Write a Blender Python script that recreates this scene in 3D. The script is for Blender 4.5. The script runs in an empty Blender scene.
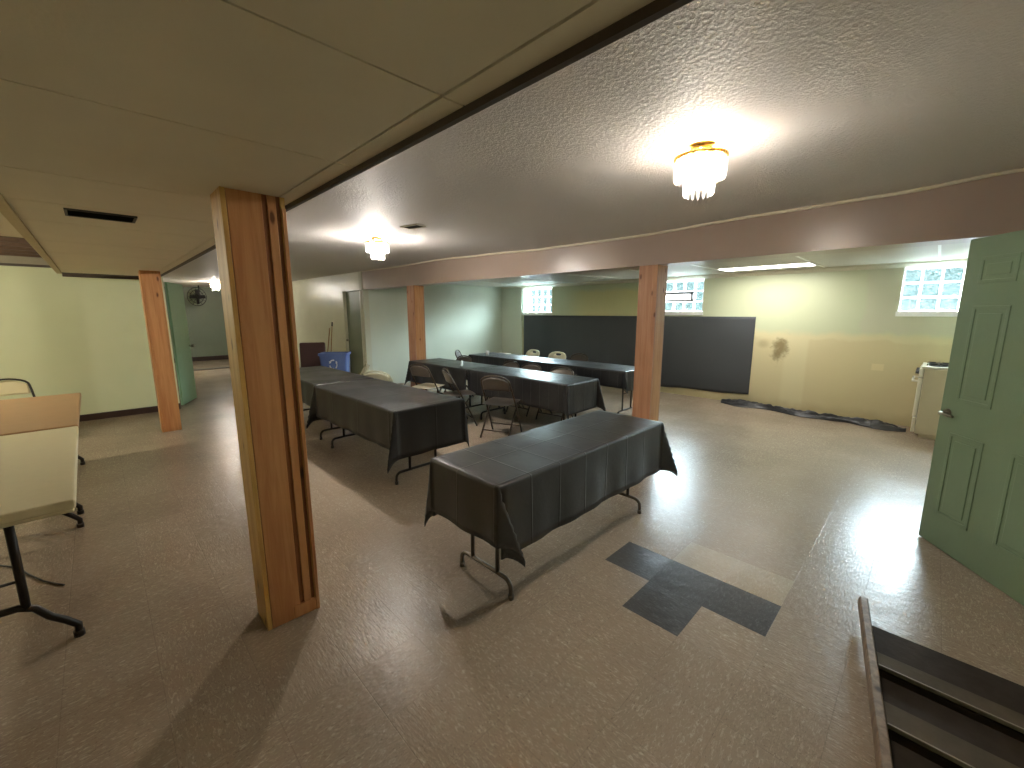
import bpy, bmesh, math, random
from mathutils import Vector, Matrix, noise
random.seed(7)
PI = math.pi
S = bpy.context.scene
COL = S.collection

# ------------------------------------------------------------------ materials
def lin(r, g, b):
    f = lambda c: (c/255/12.92) if c/255 <= .04045 else ((c/255+.055)/1.055)**2.4
    return (f(r), f(g), f(b), 1)

class NT:
    def __init__(s, name):
        s.m = bpy.data.materials.new(name); s.m.use_nodes = True
        s.t = s.m.node_tree; s.t.nodes.clear()
        s.out = s.t.nodes.new('ShaderNodeOutputMaterial')
    def n(s, typ, ins=None, **props):
        nd = s.t.nodes.new(typ)
        for k, v in props.items(): setattr(nd, k, v)
        for k, v in (ins or {}).items(): s.set(nd, k, v)
        return nd
    def set(s, nd, k, v):
        sock = nd.inputs[k]
        if hasattr(v, 'is_output') or isinstance(v, bpy.types.NodeSocket): s.t.links.new(v, sock)
        else: sock.default_value = v
    def math(s, op, a, b=None, c=None, clamp=False):
        nd = s.t.nodes.new('ShaderNodeMath'); nd.operation = op; nd.use_clamp = clamp
        s.set(nd, 0, a)
        if b is not None: s.set(nd, 1, b)
        if c is not None: s.set(nd, 2, c)
        return nd.outputs[0]
    def ramp(s, v, a, b, lo=0.0, hi=1.0):
        nd = s.n('ShaderNodeMapRange', {0: v, 1: a, 2: b, 3: lo, 4: hi}); nd.clamp = True
        nd.interpolation_type = 'SMOOTHSTEP'
        return nd.outputs[0]
    def mix(s, f, a, b):
        nd = s.t.nodes.new('ShaderNodeMix'); nd.data_type = 'RGBA'
        s.set(nd, 0, f); s.set(nd, 6, a); s.set(nd, 7, b)
        return nd.outputs[2]
    def pos(s): return s.n('ShaderNodeNewGeometry').outputs['Position']
    def obj(s): return s.n('ShaderNodeTexCoord').outputs['Object']
    def xyz(s, v):
        nd = s.n('ShaderNodeSeparateXYZ', {0: v}); return nd.outputs
    def mapping(s, v, scale=(1,1,1), loc=(0,0,0), rot=(0,0,0)):
        return s.n('ShaderNodeMapping', {'Vector': v, 'Scale': scale, 'Location': loc, 'Rotation': rot}).outputs[0]
    def noise(s, v, scale, detail=3, rough=.5, dist=0):
        return s.n('ShaderNodeTexNoise', {'Vector': v, 'Scale': scale, 'Detail': detail, 'Roughness': rough, 'Distortion': dist}).outputs[0]
    def bump(s, h, strength=.5, dist=.01, normal=None):
        d = {'Height': h, 'Strength': strength, 'Distance': dist}
        if normal is not None: d['Normal'] = normal
        return s.n('ShaderNodeBump', d).outputs[0]
    def pbr(s, col, rough=.5, metal=0, normal=None, spec=.5, **kw):
        d = {'Base Color': col, 'Roughness': rough, 'Metallic': metal, 'Specular IOR Level': spec}
        if normal is not None: d['Normal'] = normal
        d.update(kw)
        b = s.n('ShaderNodeBsdfPrincipled', d)
        s.t.links.new(b.outputs[0], s.out.inputs[0]); return s.m

def simple(name, col, rough=.5, metal=0, nscale=30, namt=.12, bump=0, bscale=80, spec=.5):
    t = NT(name); o = t.obj()
    n = t.noise(o, nscale, 3)
    dark = tuple(c*(1-namt) for c in col[:3])+(1,); lite = tuple(min(1, c*(1+namt)) for c in col[:3])+(1,)
    c = t.mix(n, dark, lite)
    nm = t.bump(t.noise(o, bscale, 3), bump, .004) if bump else None
    return t.pbr(c, rough, metal, nm, spec)

def emis(name, col, strength):
    t = NT(name); e = t.n('ShaderNodeEmission', {0: col, 1: strength})
    t.t.links.new(e.outputs[0], t.out.inputs[0]); return t.m

TX, TY, TS = -1.025, 2.17, .3065      # tile grid origin and pitch
def floor_mat(name, base, lite, dark, rough0=.17):
    t = NT(name); p = t.pos(); x, y, z = t.xyz(p)[:3]
    u = t.math('DIVIDE', t.math('SUBTRACT', x, TX), TS); v = t.math('DIVIDE', t.math('SUBTRACT', y, TY), TS)
    fu = t.math('FLOOR', u); fv = t.math('FLOOR', v)
    cell = t.n('ShaderNodeCombineXYZ', {0: fu, 1: fv}).outputs[0]
    wn = t.n('ShaderNodeTexWhiteNoise', {'Vector': cell})
    rnd = wn.outputs['Value']
    # marbled streaks of vinyl tile, turned by a quarter on alternate tiles
    rotv = t.n('ShaderNodeVectorRotate', {'Vector': p, 'Angle': t.math('MULTIPLY', t.math('GREATER_THAN', rnd, .5), PI/2)}, rotation_type='Z_AXIS').outputs[0]
    st = t.noise(t.mapping(rotv, (22, 60, 1)), 1.5, 4, .65, 1.2)
    st2 = t.noise(t.mapping(rotv, (30, 70, 1), (3, 5, 0)), 1.8, 4, .65, 1.2)
    big = t.noise(p, 1.1, 3, .5)
    c = t.mix(t.math('MULTIPLY', t.ramp(st, .5, .72), .8), base, lite)
    c = t.mix(t.math('MULTIPLY', t.ramp(st2, .56, .72), .7), c, dark)
    c = t.mix(t.math('MULTIPLY', t.ramp(rnd, 0, 1), .09), c, dark)
    c = t.mix(t.math('MULTIPLY', t.ramp(big, .35, .75), .3), c, dark)
    eu = t.math('ABSOLUTE', t.math('SUBTRACT', t.math('FRACT', u), .5)); ev = t.math('ABSOLUTE', t.math('SUBTRACT', t.math('FRACT', v), .5))
    e = t.math('MAXIMUM', eu, ev)
    seam = t.ramp(e, .4935, .4975)
    c = t.mix(t.math('MULTIPLY', seam, .17), c, (.02, .016, .012, 1))
    h = t.math('ADD', t.math('MULTIPLY', t.noise(p, 14, 3, .55), .8), t.math('MULTIPLY', t.noise(t.mapping(rotv, (26, 110, 1)), 1, 3), .5))
    h = t.math('SUBTRACT', h, t.math('MULTIPLY', seam, .25))
    nm = t.bump(h, .25, .010)
    r = rough0
    return t.pbr(c, r, 0, nm, .17)

def wall_mat(name, col, col2=None, amt=.5, rough=.5, extra=None, bump=.12):
    t = NT(name); p = t.pos()
    n = t.noise(p, .8, 4, .6); c = t.mix(t.ramp(n, .35, .7, 0, amt), col, col2 or tuple(x*.86 for x in col[:3])+(1,))
    if extra: c = extra(t, p, c)
    nm = t.bump(t.noise(p, 55, 4, .6), bump, .006)
    return t.pbr(c, rough, 0, nm, .4)

def back_wall_extra(t, p, c):
    x, y, z = t.xyz(p)[:3]
    wob = t.math('MULTIPLY', t.math('SUBTRACT', t.noise(p, 3.0, 4, .6), .5), .22)
    zz = t.math('ADD', z, wob)
    yellow = lin(216, 208, 150); tan = lin(204, 190, 148); cream = lin(216, 205, 160)
    # yellower patch under the soffit between the two left windows
    m = t.math('MULTIPLY', t.math('MULTIPLY', t.ramp(x, -6.4, -5.6), t.ramp(x, -3.9, -4.3)), t.ramp(zz, 2.12, 2.0))
    c = t.mix(t.math('MULTIPLY', m, .8), c, yellow)
    # skim-coated lower wall
    low = t.math('MULTIPLY', t.ramp(zz, 1.33, 1.2), t.ramp(x, -4.2, -2.6))
    c = t.mix(t.math('MULTIPLY', low, .85), c, lin(218, 206, 164))
    tanm = t.math('MULTIPLY', t.ramp(zz, 1.2, 1.14), t.ramp(x, -1.42, -1.36))
    c = t.mix(t.math('MULTIPLY', tanm, .6), c, tan)
    tan2 = t.math('MULTIPLY', t.ramp(zz, 1.2, 1.14), t.ramp(x, -1.66, -1.74))
    c = t.mix(t.math('MULTIPLY', tan2, .5), c, tan)
    # grey repair under the right window
    pm = t.math('MULTIPLY', t.ramp(t.math('ADD', x, wob), -.8, -.72), t.ramp(zz, 1.25, 1.32))
    c = t.mix(t.math('MULTIPLY', pm, .7), c, lin(200, 196, 172))
    # mould stain
    sx = t.math('DIVIDE', t.math('ADD', x, 1.77), .14); sz = t.math('DIVIDE', t.math('SUBTRACT', z, .98), .26)
    sx = t.math('ADD', sx, t.math('MULTIPLY', sz, -.25))
    d = t.math('SQRT', t.math('ADD', t.math('MULTIPLY', sx, sx), t.math('MULTIPLY', sz, sz)))
    d = t.math('ADD', d, t.math('MULTIPLY', t.math('SUBTRACT', t.noise(p, 9, 5, .7), .5), 2.0))
    c = t.mix(t.math('MULTIPLY', t.ramp(d, 1.05, .25), .75), c, lin(112, 92, 50))
    s2 = t.math('SQRT', t.math('ADD', t.math('POWER', t.math('DIVIDE', t.math('ADD', x, 2.02), .1), 2), t.math('POWER', t.math('DIVIDE', t.math('SUBTRACT', z, 1.06), .08), 2)))
    c = t.mix(t.math('MULTIPLY', t.ramp(s2, 1.3, .2), .35), c, lin(125, 105, 60))
    # chip
    s3 = t.math('MAXIMUM', t.math('ABSOLUTE', t.math('DIVIDE', t.math('ADD', x, .53), .07)), t.math('ABSOLUTE', t.math('DIVIDE', t.math('SUBTRACT', z, .80), .05)))
    c = t.mix(t.math('MULTIPLY', t.ramp(s3, 1.1, .8), .6), c, lin(228, 214, 170))
    # darker towards the floor
    c = t.mix(t.math('MULTIPLY', t.ramp(zz, .2, .02), .35), c, lin(150, 130, 85))
    return c

def wood_mat(name, a, b, knot, rough=.45, kscale=1.0):
    t = NT(name); o = t.obj()
    g = t.noise(t.mapping(o, (28, 28, 1.6)), 1, 5, .6, .6)
    c = t.mix(t.ramp(g, .3, .72), a, b)
    kv = t.n('ShaderNodeTexVoronoi', {'Vector': t.mapping(o, (7, 7, 2.6), (.3, .7, .2)), 'Scale': kscale}, feature='F1')
    kd = t.math('ADD', kv.outputs['Distance'], t.math('MULTIPLY', t.math('SUBTRACT', t.noise(o, 30, 2), .5), .06))
    c = t.mix(t.math('MULTIPLY', t.ramp(kd, .30, .08), .5), c, b)
    c = t.mix(t.math('MULTIPLY', t.ramp(kd, .15, .06), .85), c, knot)
    return t.pbr(c, rough, 0, t.bump(g, .1, .003), .4)

def ceil_tex_mat(name, col):
    t = NT(name); p = t.pos()
    n1 = t.noise(p, 64, 4, .65); n2 = t.noise(p, 130, 2, .6)
    h = t.math('ADD', t.ramp(n1, .38, .68), t.math('MULTIPLY', n2, .4))
    big = t.noise(p, .5, 3, .5)
    c = t.mix(t.ramp(big, .35, .7, 0, .4), col, tuple(x*.88 for x in col[:3])+(1,))
    return t.pbr(c, .6, 0, t.bump(h, .4, .008), .35)

def cloth_mat(name, col, fx, fy, rough=.34, amt=.5):
    """black plastic sheet with packing creases every fx / fy metres"""
    t = NT(name); o = t.obj(); x, y, z = t.xyz(o)[:3]
    def crease(v, per, ph):
        f = t.math('FRACT', t.math('ADD', t.math('DIVIDE', v, per), ph))
        return t.ramp(t.math('ABSOLUTE', t.math('SUBTRACT', f, .5)), 0, .03, 1, 0)
    h = t.math('ADD', crease(x, fx, .13), crease(y, fy, .4))
    h = t.math('ADD', t.math('MULTIPLY', h, .5), t.math('MULTIPLY', t.noise(o, 9, 4, .6), .55))
    h = t.math('ADD', h, t.math('MULTIPLY', t.noise(o, 60, 2), .05))
    n = t.noise(o, 2.5, 3)
    c = t.mix(n, col, tuple(q*1.35 for q in col[:3])+(1,))
    return t.pbr(c, t.ramp(n, .3, .7, rough-.05, rough+.08), 0, t.bump(h, amt, .012), .5)

def door_mat(name, col):
    return simple(name, col, .42, 0, 3, .08, .08, 60)

def glassblock_mat(name):
    t = NT(name); o = t.obj()
    w = t.noise(t.mapping(o, (26, 26, 40)), 1, 3, .6, 2.0)
    nm = t.bump(w, .8, .02)
    tr = t.n('ShaderNodeBsdfTransparent', {0: t.mix(t.ramp(w, .42, .6), (.35, .47, .47, 1), (.88, .93, .95, 1))})
    gl = t.n('ShaderNodeBsdfGlossy', {0: (.9, .95, .95, 1), 1: .15, 'Normal': nm})
    b = t.n('ShaderNodeMixShader', {0: .06, 1: tr.outputs[0], 2: gl.outputs[0]})
    t.t.links.new(b.outputs[0], t.out.inputs[0]); return t.m

def joint_mat(name):
    t = NT(name)
    tl = t.n('ShaderNodeBsdfTranslucent', {0: (.95, .97, .97, 1)})
    tr = t.n('ShaderNodeBsdfTransparent', {0: (1, 1, 1, 1)})
    df = t.n('ShaderNodeBsdfDiffuse', {0: (.85, .85, .83, 1)})
    a = t.n('ShaderNodeMixShader', {0: .9, 1: tl.outputs[0], 2: tr.outputs[0]})
    b = t.n('ShaderNodeMixShader', {0: .25, 1: a.outputs[0], 2: df.outputs[0]})
    t.t.links.new(b.outputs[0], t.out.inputs[0]); return t.m

def crystal_mat(name):
    t = NT(name); o = t.obj()
    lw = t.n('ShaderNodeLayerWeight', {0: .35}).outputs['Facing']
    tr = t.n('ShaderNodeBsdfTransparent', {0: (.98, .97, .96, 1)})
    tl = t.n('ShaderNodeBsdfTranslucent', {0: (.95, .93, .9, 1)})
    gl = t.n('ShaderNodeBsdfGlossy', {0: (.95, .95, .95, 1), 1: .08})
    a = t.n('ShaderNodeMixShader', {0: .14, 1: tr.outputs[0], 2: tl.outputs[0]})
    b = t.n('ShaderNodeMixShader', {0: t.math('MULTIPLY', lw, .35), 1: a.outputs[0], 2: gl.outputs[0]})
    t.t.links.new(b.outputs[0], t.out.inputs[0]); return t.m

def film_mat(name):
    t = NT(name); o = t.obj(); n = t.noise(o, 30, 3, .6, 1)
    tr = t.n('ShaderNodeBsdfTransparent', {0: (.9, .9, .9, 1)})
    gl = t.n('ShaderNodeBsdfGlossy', {0: (1, 1, 1, 1), 1: .15, 'Normal': t.bump(n, .6, .02)})
    df = t.n('ShaderNodeBsdfDiffuse', {0: (.8, .8, .8, 1)})
    a = t.n('ShaderNodeMixShader', {0: .45, 1: gl.outputs[0], 2: df.outputs[0]})
    b = t.n('ShaderNodeMixShader', {0: .5, 1: tr.outputs[0], 2: a.outputs[0]})
    t.t.links.new(b.outputs[0], t.out.inputs[0]); return t.m

M = {}
M['floor'] = floor_mat('vinyl_tile', lin(158, 141, 122), lin(205, 192, 170), lin(104, 86, 68), .27)
M['floor_dark'] = floor_mat('dark_vinyl_tile', lin(76, 75, 74), lin(104, 104, 104), lin(60, 59, 57), .26)
M['floor_reflection'] = floor_mat('reflection_painted_tile', lin(176, 162, 140), lin(206, 194, 172), lin(140, 114, 84), .2)  # reflection of the lit ceiling panel put into the tile colour
M['green'] = wall_mat('pale_green_paint', lin(212, 218, 182), lin(204, 212, 174), .6, .38)
M['side'] = wall_mat('mint_white_paint', lin(214, 218, 200), lin(206, 212, 192), .6, .4)
M['cream'] = wall_mat('cream_gloss_paint', lin(212, 210, 186), lin(200, 198, 172), .6, .3, None, .25)
M['back'] = wall_mat('patched_green_paint', lin(200, 204, 172), lin(192, 198, 164), .6, .45, back_wall_extra)
M['teal'] = wall_mat('corridor_paint', lin(128, 138, 122), None, .5, .4)
M['plain'] = wall_mat('warm_wall_paint', lin(196, 194, 168), None, .5, .5)
M['popcorn'] = ceil_tex_mat('textured_ceiling', lin(222, 217, 212))
M['panel'] = simple('ceiling_panel', lin(230, 222, 198), .6, 0, 3, .07, .15, 90)
M['backceil'] = simple('back_ceiling_panel', lin(196, 190, 180), .55, 0, 4, .06, .1, 90)
M['beam'] = wall_mat('mauve_gloss_paint', lin(168, 150, 138), lin(158, 140, 128), .7, .28, None, .1)
M['trim'] = simple('cream_trim', lin(214, 206, 184), .4, 0, 12, .06)
M['white_trim'] = simple('white_trim', lin(232, 232, 226), .4, 0, 12, .04)
M['darktrim'] = simple('dark_trim', lin(72, 62, 52), .5, 0, 12, .12)
M['batten'] = simple('batten_wood', lin(190, 172, 126), .5, 0, 16, .12)
M['basebd'] = simple('brown_vinyl_base', lin(58, 40, 34), .4, 0, 12, .1)
M['cavity'] = simple('dark_joist_wood', lin(88, 68, 52), .8, 0, 18, .3, .3, 40)
M['header'] = simple('grey_header', lin(150, 142, 122), .6, 0, 10, .1)
M['pine'] = wood_mat('pine_board', lin(202, 150, 100), lin(178, 120, 74), lin(84, 44, 22), .4, 1.5)
M['pine_pale'] = wood_mat('pale_pine_board', lin(214, 176, 104), lin(192, 146, 78), lin(96, 56, 24), .45, 1.5)
M['pine_red'] = wood_mat('reddish_pine_board', lin(184, 138, 106), lin(164, 114, 84), lin(90, 50, 32), .45, 1.4)
M['pine_dark'] = wood_mat('dark_pine_core', lin(150, 98, 56), lin(124, 76, 42), lin(40, 20, 10))
M['cloth'] = cloth_mat('black_plastic_cloth', (.032, .032, .031, 1), .245, .30, .42, .32)
M['cloth2'] = cloth_mat('black_plastic_cloth_smooth', (.013, .0125, .0125, 1), .61, .40, .36, .28)
M['cloth3'] = cloth_mat('black_plastic_cloth_crinkled', (.013, .013, .014, 1), .15, .21, .36, .6)
M['sheet'] = cloth_mat('black_wall_sheet', (.050, .055, .060, 1), 1.37, 9.0, .5, .25)
M['heap'] = cloth_mat('crumpled_black_plastic', (.02, .02, .022, 1), .3, .2, .36, .5)
M['white_top'] = simple('white_table_plastic', lin(222, 212, 178), .35, 0, 20, .04, .06, 200)
M['brown_top'] = simple('brown_laminate', lin(176, 140, 102), .4, 0, 8, .08)
M['black_top'] = simple('dark_laminate', lin(60, 56, 52), .5)
M['steel_dark'] = simple('dark_painted_steel', lin(52, 46, 40), .4, .5, 20, .15)
M['steel_grey'] = simple('grey_steel_tube', lin(112, 104, 94), .35, .8, 20, .15)
M['chair_brown'] = simple('brown_enamel_steel', lin(92, 84, 76), .32, .3, 20, .1)
M['chair_tube'] = simple('brown_steel_tube', lin(78, 66, 54), .3, .6, 20, .1)
M['chair_cream'] = simple('cream_plastic', lin(232, 224, 196), .45, 0, 20, .05)
M['chair_sage'] = simple('pale_sage_plastic', lin(176, 174, 148), .5, 0, 20, .06)
M['pad_beige'] = simple('beige_vinyl_pad', lin(210, 200, 160), .5, 0, 20, .06)
M['maroon'] = simple('maroon_fabric', lin(74, 50, 48), .8, 0, 60, .2, .2, 200)
M['blackp'] = simple('black_plastic', lin(34, 32, 32), .45)
M['blue'] = simple('blue_plastic', lin(92, 116, 176), .4, 0, 20, .05)
M['white'] = simple('white_mark', lin(232, 232, 232), .5)
M['paper'] = simple('white_paper', lin(236, 236, 232), .6)
M['door_green'] = door_mat('sage_door_paint', lin(122, 142, 112))
M['door_dull'] = door_mat('dull_green_door', lin(118, 126, 100))
M['door_mint'] = door_mat('mint_door', lin(146, 186, 150))
M['nickel'] = simple('aged_nickel', lin(150, 146, 130), .28, 1.0)
M['brass'] = simple('polished_brass', lin(226, 176, 84), .18, 1.0, 20, .08)
M['stove'] = simple('cream_enamel', lin(216, 206, 176), .3, 0, 10, .04)
M['stove_white'] = simple('white_enamel', lin(236, 232, 214), .2, 0, 10, .04)
M['iron'] = simple('black_iron', lin(44, 42, 40), .5, .3)
M['old_wood'] = wood_mat('weathered_rail', lin(140, 118, 94), lin(104, 84, 64), lin(52, 40, 28), .6)
M['rack_wood'] = simple('blackened_wood', lin(52, 45, 38), .85, 0, 14, .45, .3, 40, .2)
M['rack_pale'] = simple('worn_dark_wood', lin(80, 72, 60), .85, 0, 14, .35, .3, 40, .2)
M['trim_worn'] = simple('worn_edge', lin(132, 128, 112), .6, 0, 30, .3)
M['mop_wood'] = simple('broom_wood', lin(150, 118, 80), .5)
M['vent'] = simple('grey_vent', lin(78, 76, 72), .6, 0)
M['vent_dark'] = simple('dark_duct', lin(24, 22, 20), .8)
M['plate'] = simple('ivory_plate', lin(222, 216, 196), .4)
M['glass'] = glassblock_mat('wavy_glass_block')
M['joint'] = joint_mat('white_block_joint')
M['crystal'] = crystal_mat('lead_crystal')
M['film'] = film_mat('clear_film')
M['bulb'] = emis('lit_bulb', (1, .92, .80, 1), 30)
M['diffuser'] = emis('lit_diffuser', (1, .97, .90, 1), 2.0)

# ------------------------------------------------------------------ mesh building
class MB:
    def __init__(s): s.bm = bmesh.new(); s.mi = 0
    def _mark(s, f): f.material_index = s.mi
    def box(s, c, d, rot=None, bevel=0, seg=2):
        r = bmesh.ops.create_cube(s.bm, size=1)
        vs = r['verts']
        m = Matrix.Translation(c) @ (rot.to_4x4() if rot else Matrix()) @ Matrix.Diagonal((*d, 1))
        bmesh.ops.transform(s.bm, matrix=m, verts=vs)
        fs = set(f for v in vs for f in v.link_faces)
        for f in fs: s._mark(f)
        if bevel:
            es = list(set(e for v in vs for e in v.link_edges))
            bmesh.ops.bevel(s.bm, geom=es, offset=bevel, segments=seg, affect='EDGES', profile=.6)
        return s
    def b(s, x0, x1, y0, y1, z0, z1, bevel=0, seg=2):
        return s.box(((x0+x1)/2, (y0+y1)/2, (z0+z1)/2), (x1-x0, y1-y0, z1-z0), None, bevel, seg)
    def tube(s, pts, r, n=10, closed=False, cap=True):
        pts = [Vector(p) for p in pts]; N = len(pts); rings = []
        up = None
        for i, p in enumerate(pts):
            if closed: t = (pts[(i+1) % N]-pts[i-1])
            else: t = pts[min(i+1, N-1)]-pts[max(i-1, 0)]
            t.normalize()
            if up is None:
                up = Vector((0, 0, 1)) if abs(t.z) < .9 else Vector((1, 0, 0))
            a = (up-t*up.dot(t)).normalized(); bb = t.cross(a); up = a
            rr = r[i] if isinstance(r, (list, tuple)) else r
            rings.append([s.bm.verts.new(p+(a*math.cos(2*PI*k/n)+bb*math.sin(2*PI*k/n))*rr) for k in range(n)])
        L = N if closed else N-1
        for i in range(L):
            A, B = rings[i], rings[(i+1) % N]
            for k in range(n):
                f = s.bm.faces.new((A[k], A[(k+1) % n], B[(k+1) % n], B[k])); f.smooth = True; s._mark(f)
        if cap and not closed:
            for ring in (rings[0], rings[-1]):
                f = s.bm.faces.new(ring); s._mark(f)
        return s
    def lathe(s, prof, n=24, c=(0, 0, 0)):
        rings = []
        for r, z in prof:
            rings.append([s.bm.verts.new((c[0]+r*math.cos(2*PI*k/n), c[1]+r*math.sin(2*PI*k/n), c[2]+z)) for k in range(n)])
        for A, B in zip(rings, rings[1:]):
            for k in range(n):
                f = s.bm.faces.new((A[k], A[(k+1) % n], B[(k+1) % n], B[k])); f.smooth = True; s._mark(f)
        for ring in (() if prof[0] == prof[-1] else (rings[0], rings[-1])):
            if (ring[0].co-ring[n//2].co).length > 1e-4:
                f = s.bm.faces.new(ring); s._mark(f)
        return s
    def prism(s, poly, axis, a, b):
        """extrude a 2-D polygon along an axis (0,1,2) from a to b"""
        def pt(u, v, w): return [(w, u, v), (u, w, v), (u, v, w)][axis]
        A = [s.bm.verts.new(pt(u, v, a)) for u, v in poly]; B = [s.bm.verts.new(pt(u, v, b)) for u, v in poly]
        n = len(poly)
        for f in (s.bm.faces.new(A), s.bm.faces.new(B[::-1])): s._mark(f)
        for k in range(n):
            f = s.bm.faces.new((A[k], B[k], B[(k+1) % n], A[(k+1) % n])); s._mark(f)
        return s
    def grid(s, fn, nu, nv, smooth=True):
        V = [[s.bm.verts.new(fn(i/nu, j/nv)) for j in range(nv+1)] for i in range(nu+1)]
        for i in range(nu):
            for j in range(nv):
                f = s.bm.faces.new((V[i][j], V[i+1][j], V[i+1][j+1], V[i][j+1])); f.smooth = smooth; s._mark(f)
        return s
    def sphere(s, c, r, sc=(1, 1, 1), n=16):
        g = bmesh.ops.create_uvsphere(s.bm, u_segments=n, v_segments=n//2+2, radius=r)
        bmesh.ops.transform(s.bm, matrix=Matrix.Translation(c) @ Matrix.Diagonal((*sc, 1)), verts=g['verts'])
        for f in set(f for v in g['verts'] for f in v.link_faces): f.smooth = True; s._mark(f)
        return s
    def mesh(s, name, mats):
        bmesh.ops.remove_doubles(s.bm, verts=s.bm.verts, dist=1e-6)
        bmesh.ops.recalc_face_normals(s.bm, faces=s.bm.faces)
        me = bpy.data.meshes.new(name); s.bm.to_mesh(me); s.bm.free()
        for m in (mats if isinstance(mats, (list, tuple)) else [mats]): me.materials.append(m)
        return me

def link(name, me, parent=None, loc=(0, 0, 0), rz=0, label=None):
    o = bpy.data.objects.new(name, me); COL.objects.link(o)
    o.location = loc; o.rotation_euler = (0, 0, rz)
    if parent: o.parent = parent
    if label: o['label'] = label
    return o
def build(name, mb, mats, parent=None, **k): return link(name, mb.mesh(name, mats), parent, **k)
def tag(o, label, cat, group=None):
    o['label'] = label; o['category'] = cat
    if group: o['group'] = group
    return o
def thing(name, label, cat, loc=(0, 0, 0), rz=0, group=None):
    o = bpy.data.objects.new(name, None); COL.objects.link(o); o.empty_display_size = .1
    o.location = loc; o.rotation_euler = (0, 0, rz)
    return tag(o, label, cat, group)
def struct(name, mb, mats, parent=None, **k):
    o = build(name, mb, mats, parent, **k)
    if parent is None: o['kind'] = 'structure'
    return o
def copy_tree(o, parent=None):
    c = o.copy(); COL.objects.link(c)
    if parent: c.parent = parent
    for ch in list(o.children): copy_tree(ch, c)
    return c
def dup(root, label, loc, rz=0, group=None):
    c = copy_tree(root); c.location = loc; c.rotation_euler = (0, 0, rz); c['label'] = label
    if group: c['group'] = group
    return c
def arc(c, r, a0, a1, n, plane='xz', sy=1):
    out = []
    for i in range(n+1):
        a = a0+(a1-a0)*i/n
        u, v = r*math.cos(a), r*math.sin(a)*sy
        out.append({'xz': (c[0]+u, c[1], c[2]+v), 'yz': (c[0], c[1]+u, c[2]+v), 'xy': (c[0]+u, c[1]+v, c[2])}[plane])
    return out

# ------------------------------------------------------------------ floor
XF, XE = -17.0, .66           # far corridor wall, right wall
YB, YN = 7.96, -3.0           # window wall, wall behind the camera
mb = MB()
i0 = math.floor((XF-.3-TX)/TS); i1 = math.ceil((1.0-TX)/TS); j0 = math.floor((YN-.3-TY)/TS); j1 = math.ceil((8.3-TY)/TS)
dark = {(-1, 0), (0, 0), (1, 0), (0, -1)}
pale = {(0, 1), (1, 1)}  # two tiles made paler to paint in the ceiling panel's reflection
V = {}
def fv(i, j):
    if (i, j) not in V: V[i, j] = mb.bm.verts.new((TX+i*TS, TY+j*TS, 0))
    return V[i, j]
for i in range(i0, i1):
    for j in range(j0, j1):
        f = mb.bm.faces.new((fv(i, j), fv(i+1, j), fv(i+1, j+1), fv(i, j+1)))
        f.material_index = 1 if (i, j) in dark else 2 if (i, j) in pale else 0
struct('floor', mb, [M['floor'], M['floor_dark'], M['floor_reflection']])

# ------------------------------------------------------------------ walls
def wallbox(name, mat, x0, x1, y0, y1, z0=0, z1=2.6):
    return struct(name, MB().b(x0, x1, y0, y1, z0, z1), mat)
wallbox('wall_left', M['green'], -8.82, -8.7, YN-.1, .85, 0, 2.6)
wallbox('wall_corridor', M['green'], XF, -8.82, .73, .85, 0, 2.6)
wallbox('wall_far', M['teal'], XF-.12, XF, .7, 4.2, 0, 2.6)
wallbox('wall_side', M['side'], -8.52, -8.4, 4.12, YB+.1, 0, 2.6)
wallbox('wall_front', M['plain'], -8.82, 1.0, YN-.12, YN, 0, 2.6)
# cream wall with the dull green door
D2 = (-9.36, -8.54, 2.04)
mb = MB()
mb.b(XF, D2[0], 4.0, 4.12, 0, 2.6); mb.b(D2[1], -8.4, 4.0, 4.12, 0, 2.6); mb.b(D2[0], D2[1], 4.0, 4.12, D2[2], 2.6)
mb.b(D2[0]-.1, D2[1]+.1, 4.12, 4.16, 0, 2.6)  # unseen slab added behind the door to block leaking sky light
struct('wall_hall', mb, M['cream'])
# window wall, with three window openings
WIN = [(-7.63, -6.65, 1.54, 2.23), (-4.05, -3.06, 1.56, 2.235), (-.41, .56, 1.555, 2.24)]
mb = MB(); xs = -8.52
for (a, b, z0, z1) in WIN:
    mb.b(xs, a, YB, YB+.2, 0, 2.6); mb.b(a, b, YB, YB+.2, 0, z0); mb.b(a, b, YB, YB+.2, z1, 2.6); xs = b
mb.b(xs, 1.0, YB, YB+.2, 0, 2.6)
struct('wall_back', mb, M['back'])
# right wall with the doorway the open door hangs in
mb = MB()
mb.b(XE, XE+.12, 3.27, YB, 0, 2.6); mb.b(XE, XE+.12, YN, 2.36, 0, 2.6); mb.b(XE, XE+.12, 2.36, 3.27, 2.06, 2.6)
struct('wall_right', mb, M['plain'])
mb = MB(); mb.b(XE+.9, XE+1.0, 2.1, 3.5, 0, 2.6); mb.b(XE+.12, XE+.9, 2.1, 2.2, 0, 2.6); mb.b(XE+.12, XE+.9, 3.4, 3.5, 0, 2.6); mb.b(XE+.12, XE+1., 2.1, 3.5, 2.55, 2.6); mb.b(XE+.12, XE+.9, 2.2, 3.4, -.06, 0)
struct('wall_closet', mb, M['plain'])

# chase in the far corner beside the first window
struct('trim_1', MB().b(-8.4, -7.65, YB-.03, YB+.01, 0, 2.25), M['side'])
# baseboards
struct('baseboard_left', MB().b(-8.7, -8.675, YN, .85, 0, .095, .004), M['basebd'])
struct('baseboard_far', MB().b(XF, XF+.03, .85, 4.0, 0, .14, .004), M['basebd'])
struct('trim_2', MB().b(-14.5, -14.2, .86, 3.99, 0, .012, .003), M['darktrim'])

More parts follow.
